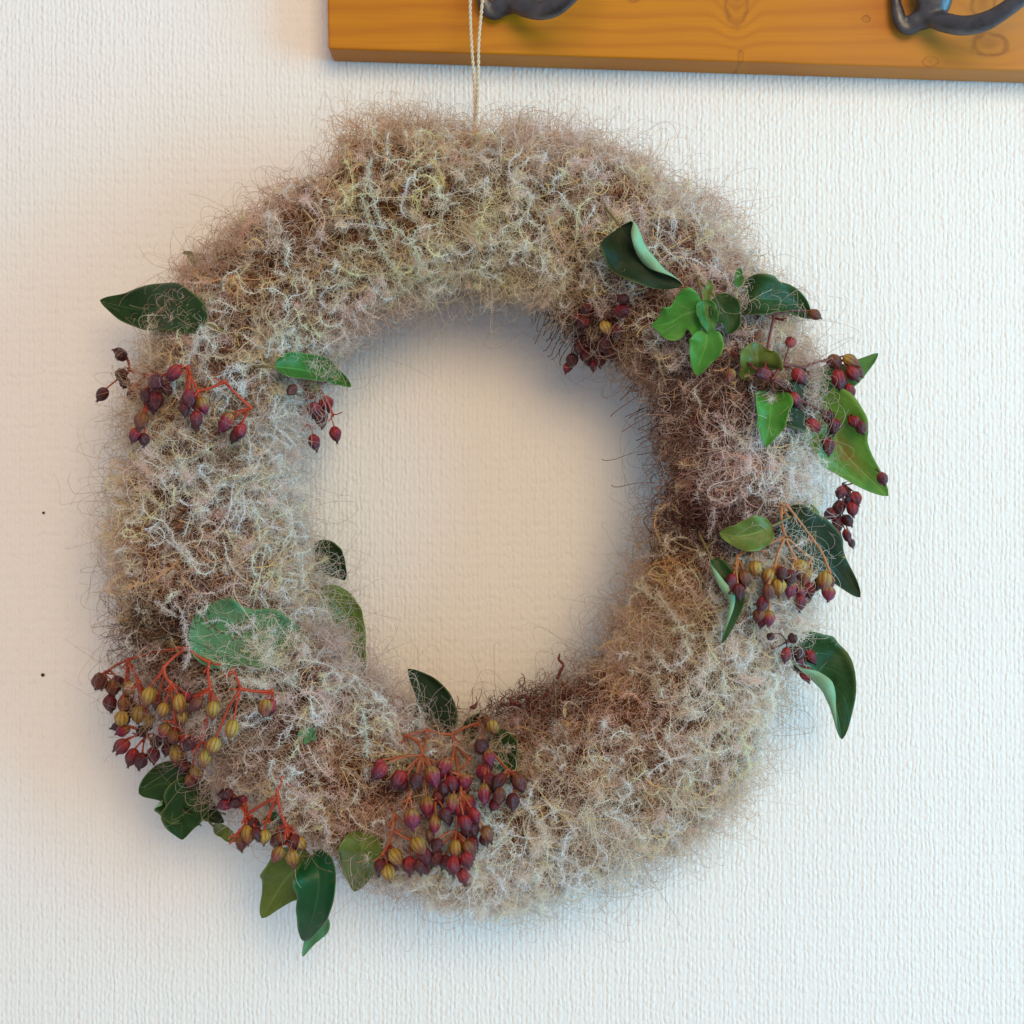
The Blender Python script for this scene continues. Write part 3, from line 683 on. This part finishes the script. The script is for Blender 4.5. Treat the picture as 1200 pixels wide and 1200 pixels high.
def sprig(name_label, hubs, links, berries, smat, thick=1.6, lift=.008, dfun=None):
    """hubs: dict id -> (x, y, extra depth); links: [(id, id)]; berries: (x, y, r, tone, hub[, lift])"""
    df = (lambda x, y: max(dfun(x, y), surf(x, y)+.002)) if dfun else (lambda x, y: max(surf(x, y), .045))
    thick *= .78
    H = {k: P(x, y, df(x, y)+e) for k, (x, y, e) in hubs.items()}
    V, F = [], []
    for a, b_ in links:
        pa, pb = H[a], H[b_]; m = (pa+pb)/2 + Vector((random.uniform(-1, 1), random.uniform(-.5, .5), random.uniform(-1, 1)))*.0009
        tube(V, F, smooth_path([(pa, thick*1.25*S), (m, thick*S), (pb, thick*1.3*S)], 6), 7, None, .35)
    o = link('berry_sprig', None, wreath) if False else None
    todo = []
    extra = []
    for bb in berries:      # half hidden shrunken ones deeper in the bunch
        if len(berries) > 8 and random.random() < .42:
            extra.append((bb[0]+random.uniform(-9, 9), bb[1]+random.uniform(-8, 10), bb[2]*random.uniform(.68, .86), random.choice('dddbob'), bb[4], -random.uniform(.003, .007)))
    for bb in list(berries)+extra:
        x, y, r, tone, hub = bb[:5]; ex = bb[5] if len(bb) > 5 else random.uniform(-.003, .004)
        c = P(x, y, df(x, y)+lift+ex); h = H[hub]; rad = r*S*(D-c.y*-1)/D
        v = c-h; L = v.length
        down = Vector((random.uniform(-.35, .35), random.uniform(-.55, .15), -1))
        dirn = (v.normalized()*(1.0 if L > rad*1.5 else .2) + down*.65).normalized()
        base = c - dirn*rad*1.0
        todo.append((c, rad, dirn, tone))
        bend = (h*.45 + base*.55) - dirn*L*.12 + Vector((random.uniform(-1, 1), random.uniform(-1, 1), random.uniform(-1, 1)))*.0008
        tube(V, F, smooth_path([(h, thick*.95*S), (bend, thick*.72*S), (base - dirn*rad*.12, thick*.75*S), (base + dirn*rad*.15, thick*1.1*S)], 5), 6, None, .35)
        if random.random() < .6:    # small bract scale at the node
            tube(V, F, [(bend, .0004), (bend + Vector((random.uniform(-1, 1), -.6, random.uniform(-1, 1)))*.0016, .0001)], 5)
    for k, p in H.items():
        tube(V, F, [(p+Vector((0, 0, .001)), thick*.8*S), (p, thick*1.7*S), (p-Vector((0, 0, .001)), thick*.8*S)], 7)
    for k, p in list(H.items())*2:
        dv = Vector((random.uniform(-1, 1), random.uniform(-.8, .1), random.uniform(-1, .2))).normalized()
        e_ = p + dv*random.uniform(.003, .0065)
        tube(V, F, [(p, thick*.8*S), ((p+e_)/2 + Vector((0, 0, -.0004)), thick*.6*S), (e_, thick*.75*S), (e_+dv*.0005, thick*.3*S)], 6, None, .4)
    o = link('berry_sprig', mesh_from('berry_sprig', V, F, smat), wreath)
    if name_label: o['label'] = name_label
    for c, rad, dirn, tone in todo:
        q = link('berry', random.choice(BMESH[tone]), o)
        q.location = c; k_ = random.uniform(.78, .97); q.scale = (rad*k_, rad*k_*random.uniform(.88, 1.0), rad*random.uniform(.94, 1.12))
        rot = (-dirn).to_track_quat('Z', 'Y'); 
        q.rotation_mode = 'QUATERNION'; q.rotation_quaternion = rot @ Matrix.Rotation(random.uniform(0, 6.28), 3, 'Z').to_quaternion()
    return o

sprig('burgundy berries on orange stalks, upper left', {0:(152,433,-.002),1:(183,443,0),2:(221,430,.004),3:(263,447,.009),4:(294,478,.010),5:(232,458,.008)}, [(0,1),(1,2),(2,5),(5,3),(3,4)],
 [(141.8,416.8,9,'d',0),(142,439,9,'d',0),(119.8,462,9,'d',0),(204,436.6,11,'b',2),(182.5,448,11,'b',1),(158.9,459,10.5,'b',1),(182.5,468.5,11,'b',1),(171,463,9,'d',1),(221.6,465.8,10,'b',2),(238,474.6,9.5,'m',5),(230,491,9,'b',5),(217,479.5,8,'d',2),(265,494,10,'m',4),(281.5,505,10,'b',4),(165.5,493,10,'o',1),(157.8,509.8,8.5,'b',1),(168.8,515,8,'d',1),(196,457,7.5,'d',1)], st.m)
sprig('small berries hanging from the left inner edge', {0:(372,448,.002),1:(390,486,.004),2:(360,496,.004)}, [(0,1)],
 [(364,457.5,10,'g',0),(382,472.6,9,'b',0),(376.4,490.5,9,'d',0),(368,479.5,8,'b',0),(393,508.4,9,'b',1),(368.4,518,9,'b',2),(342,457,7,'o',0)], st.m, 1.3, .004)
sprig('dark berry cluster at the upper inner edge', {0:(698.7,364.7,.002),1:(682,392,.0),2:(716,372,0)}, [(0,1),(0,2)],
 [(729,364.7,10,'b',2),(710,384,8,'g',0),(693.4,400.7,9.5,'o',1),(670.7,422,8.5,'d',1),(686.7,416.7,9,'d',1),(702.7,420.7,8.5,'d',0),(689,361,8,'d',0),(722.7,388,8.5,'d',2),(709,402,9,'d',0),(731,351,8,'d',2),(684,378,8,'d',0),(679,408,8,'d',1),(716,414,8,'d',2)], sd.m, 1.2, .004)
RD = lambda x, y: .058 if x < 960 else .050
sprig('burgundy berries on long red stalks at the right edge', {0:(858,412,.0),1:(896,436,.004),2:(907,372,.003),3:(918,428,.008),4:(905,445,.008),5:(942,431,.006),6:(972,422,.004),7:(940,470,.0),8:(972,487,.0),9:(945,500,.003),10:(996,478,.0),11:(912,500,.0),12:(1026,552,-.012),13:(872,422,.002)},
 [(0,13),(13,1),(2,1),(1,4),(4,3),(3,5),(5,6),(4,7),(7,8),(8,10),(11,9),(8,12)],
 [(926.4,401,8.7,'b',3),(894,438,9.5,'b',4),(936.4,441,9.5,'b',3),(931,468,9,'b',4),(910,447,8.5,'o',4),(856,439.6,7.5,'g',13),(978,424,9,'o',6),(997,423,9.5,'g',6),(982,444,10,'b',6),(999,438,8.5,'b',6),(996,458,8,'b',6),(1006,436,6.5,'o',6),
  (953.6,498,9.5,'b',9),(970,488,9.5,'d',8),(978,499,9,'b',8),(970.4,522,9,'b',8),(996,486,8,'o',10),(1009,501,8,'b',10),(1001,494,7.5,'b',10),(1034,561,8.5,'b',12),(954.7,368.7,8,'o',2)], sd.m, 1.7, .006, RD)
sprig('shaded burgundy berries under the spotted leaf', {0:(988,568,.0),1:(984,604,.0)}, [(0,1)],
 [(985,577,8,'b',0),(973,602,8.5,'b',1),(983,595,8.5,'d',0),(999,596,8.7,'b',0),(1003,584,8,'b',0),(993,610,8,'d',1),(980,611,7.5,'b',1),(992.5,627.5,7,'b',1),(980,629,8,'b',1)], sd.m, 1.3, .004, lambda x, y: .036)
sprig('gold and rust berries hanging from brown stalks, right', {0:(916,592,-.004),1:(920,629,.004),2:(922,592,-.002),3:(951,630,.006),4:(972,670,.006),5:(884,641,.004),6:(908,664,.006),7:(932,654,.005),8:(950,656,.004),9:(864,652,.002)},
 [(0,1),(2,3),(3,4),(1,5),(1,6),(1,7),(1,8),(5,9)],
 [(885,666,9,'g',5),(900,675.5,9,'g',6),(912.5,687.5,9.8,'g',6),(872,677,8.5,'o',9),(857.5,683,9.5,'b',9),(900,694,9.5,'o',6),(937,666,9.5,'g',7),(944,676,8.5,'g',8),(966,681,10.5,'g',4),(971,695,9,'m',4),(926,691,8.8,'m',7),(937.5,692.5,8.5,'m',7),(949,691,8.5,'b',8),(937.5,706,8.5,'b',8),(894,706,8.8,'b',6),(866,693,8.5,'d',9),(889,721,8.5,'o',6),(901,724,8.5,'m',6),(957,685,8,'d',4),(916,672,8,'d',6),(926,676,8,'d',7)], sb.m, 1.7, .008, lambda x, y: .060)
sprig('few dark red berries at the lower right', {0:(922,752,0),1:(938,758,0)}, [(0,1)],
 [(903,746,5.5,'d',0),(929,748,7,'d',0),(934,777.5,9,'b',1),(945,790,9,'b',1),(950,769,8.5,'b',1),(936,765,8.5,'d',1),(921,767,7.5,'b',0)], sd.m, 1.2, .006, lambda x, y: .052)
sprig('large gold and burgundy berry cluster at the lower left', {0:(219,759,0),1:(150,773,.0),2:(124,788,-.003),3:(192,782,.006),4:(200,800,.008),5:(163,800,.006),6:(245,776,0),7:(247,808,.008),8:(273,785,.0),9:(282,807,.006),10:(319,810,.006),11:(205,845,.004),12:(172,862,.0),13:(236,868,.002)},
 [(0,1),(1,2),(0,3),(3,4),(1,5),(0,6),(6,7),(8,9),(9,10),(4,11),(5,12),(7,13)],
 [(116,799,10,'o',2),(132,806,9.5,'o',2),(129,824,9.5,'d',2),(151.5,806.6,9.5,'g',5),(174,815.6,10.5,'g',3),(210.6,824.6,9.5,'g',4),(145.5,824.6,9.5,'o',1),(163,836.6,10.5,'g',5),(142.5,842,9,'g',1),(144,856,8.5,'m',12),(191,832,9,'g',4),(175,844,8,'g',5),(213.6,840.5,7.5,'g',4),(229.5,825.5,8.5,'o',7),(249.6,831.5,10,'g',7),(310.5,829.4,10,'g',10),(271.5,854,9.5,'g',9),(250.5,873.5,10,'g',9),
  (193.5,855.5,9,'m',11),(166.5,857,9,'d',12),(204,863,9,'o',11),(144,875,9.5,'b',12),(154.5,887,9,'b',12),(180,884.6,9.8,'b',12),(165,891.5,9.5,'d',12),(206.4,884,10.5,'g',11),(240,888.5,9,'g',13),(231,905,10,'m',13),(223,915.5,8,'o',13),(183,869,8.5,'d',12),(222,872,9,'d',13),(196,878,8,'d',11),(216,898,8,'d',11),(152,832,8,'d',1),(184,822,8,'d',3)], st.m, 1.8, .009)
sprig('gold berries on a forked red stalk, bottom left', {0:(331,912,.0),1:(325,932,.003),2:(288,955,.004),3:(281,974,.004),4:(315,957,.006),5:(335,967,.006),6:(336,988,.006)}, [(0,1),(1,2),(2,3),(1,4),(1,5),(5,6)],
 [(291,977.5,9,'g',2),(282.5,987.5,8.5,'o',3),(309.5,980.5,8,'g',4),(301,977,8,'d',2),(329.5,982.5,9.5,'o',5),(325,1001,9,'g',6),(343,1005.5,9,'g',6),(353,988,8.5,'g',5),(345,985,8.5,'d',5),(265,931,9.5,'d',2),(263.7,943,8,'b',2),(276,941,8,'d',2),(297.5,966,8,'d',2),(336,973,7.5,'b',5)], st.m, 1.9, .007, lambda x, y: .060)
sprig('dense burgundy berry cluster at the bottom centre', {0:(500,855,.0),1:(530,861,.004),2:(565,846,.002),3:(475,862,.0),4:(495,885,.008),5:(479,935,.010),6:(530,890,.010),7:(537,908,.011),8:(550,890,.009),9:(460,972,.006),10:(449,1000,.006),11:(566,870,.006),12:(598,905,.006),13:(540,930,.012),14:(512,935,.008),15:(535,975,.006),16:(482,985,.006),17:(488,868,.004),18:(462,955,.006)},
 [(0,1),(1,2),(3,0),(0,4),(4,5),(1,6),(1,7),(1,8),(18,9),(9,10),(2,11),(11,12),(7,13),(4,14),(13,15),(9,16),(17,4),(3,17)],
 [(444.5,904,9.8,'b',4),(467.5,913,10,'b',4),(507.5,909.5,11.5,'m',4),(520,900.5,11.5,'m',6),(530,919,10,'b',7),(545,916,8,'m',7),(514,935,9.5,'d',14),(501,944.5,11,'m',4),(483,959,11,'m',5),(510,965,9.5,'m',14),(504,979,8,'o',14),(530.5,940.5,10.5,'m',7),(540,947,10,'b',13),(550,940,9,'m',13),(556,955,8.5,'b',13),(545,965,9.5,'b',13),(577.5,852.5,9.5,'g',2),(564,875,9.8,'d',11),(573,888,9.5,'m',11),(566,905,9.8,'b',11),(567.5,930,10.5,'m',11),(574,914,8.5,'b',11),(585,915,9,'d',12),(609,917.5,10.5,'o',12),(601,939,9.5,'d',12),(585,932.5,9.5,'o',12),(579,942,8.5,'b',12),
  (491,991,10,'g',16),(498,1002,9.5,'b',16),(510,1006,10,'d',15),(534,996,10,'g',15),(532,1013,9.5,'b',15),(550,995,10.5,'o',15),(547.5,1008,9,'b',15),(542.5,1026,8.5,'b',15),(521,1010,8.5,'d',15),(464,1004,9.5,'g',10),(446,1015,9,'d',10),(455,1022,9.5,'g',10),(480,1014,10,'b',16),(571,977.5,9,'o',13),(492,1015,8,'d',16),(487,915,8.5,'d',4),(522,955,9,'d',14),(555,972,8,'d',13),(520,925,8,'d',6),(512,990,8.5,'d',15)], sm_.m, 1.9, .010)

# curly dark twig at the inner lower edge, and small dried shreds
V, F = [], []
tube(V, F, smooth_path([(P(653, 795, .05), .0008), (P(657, 786, .052), .0007), (P(660, 779, .052), .0006), (P(655, 773, .05), .0006), (P(656, 766, .048), .0003)], 5), 7)
for x, y in ((598, 826), (610, 828), (618, 822), (551, 829), (636, 815), (625, 832)):
    a = random.uniform(0, 3)
    tube(V, F, smooth_path([(P(x, y, .048), .0005), (P(x+5*math.cos(a), y-5*math.sin(a), .05), .0011), (P(x+12*math.cos(a+.6), y-9*math.sin(a+.6), .047), .0002)], 4), 6)
link('dried_shred', mesh_from('dried_shred', V, F, sd.m), wreath)

# ------------------------------------------------------------------ twine loop
tn_ = NT('twine'); to_ = tn_.obj(); tn_.link(tn_.mix(tn_.noise(to_, 500, 3), (.50, .40, .27), (.66, .56, .42)), tn_.bsdf.inputs['Base Color']); tn_.bsdf.inputs['Roughness'].default_value = .9
def twine(path):
    V, F = [], []; pts = smooth_path([(p, 0) for p in path], 26)
    for ply in (0, math.pi):
        ph = []; acc = 0
        for i, (p, _) in enumerate(pts):
            if i: acc += (p-pts[i-1][0]).length
            a = acc/.0042*2*math.pi*.8 + ply
            ph.append((p + Vector((math.cos(a), math.sin(a), 0))*.00034, .00044 + .00005*math.sin(i*1.7)))
        tube(V, F, ph, 6)
    return link('twine', mesh_from('twine', V, F, tn_.m), wreath)
twine([P(561, 168, .055), P(557, 150, .054), P(556.5, 110, .052), P(555.5, 90, .051), P(552.5, 50, .048), P(551, 10, .045), P(552, -12, .044), P(556, -30, .040), P(560, -42, .034)])
twine([P(554, 166, .056), P(559, 130, .054), P(560.5, 90, .051), P(561, 50, .048), P(564.5, 10, .045), P(566, -10, .044), P(564, -30, .040), P(560, -42, .034)])
# soft stray twine fibres
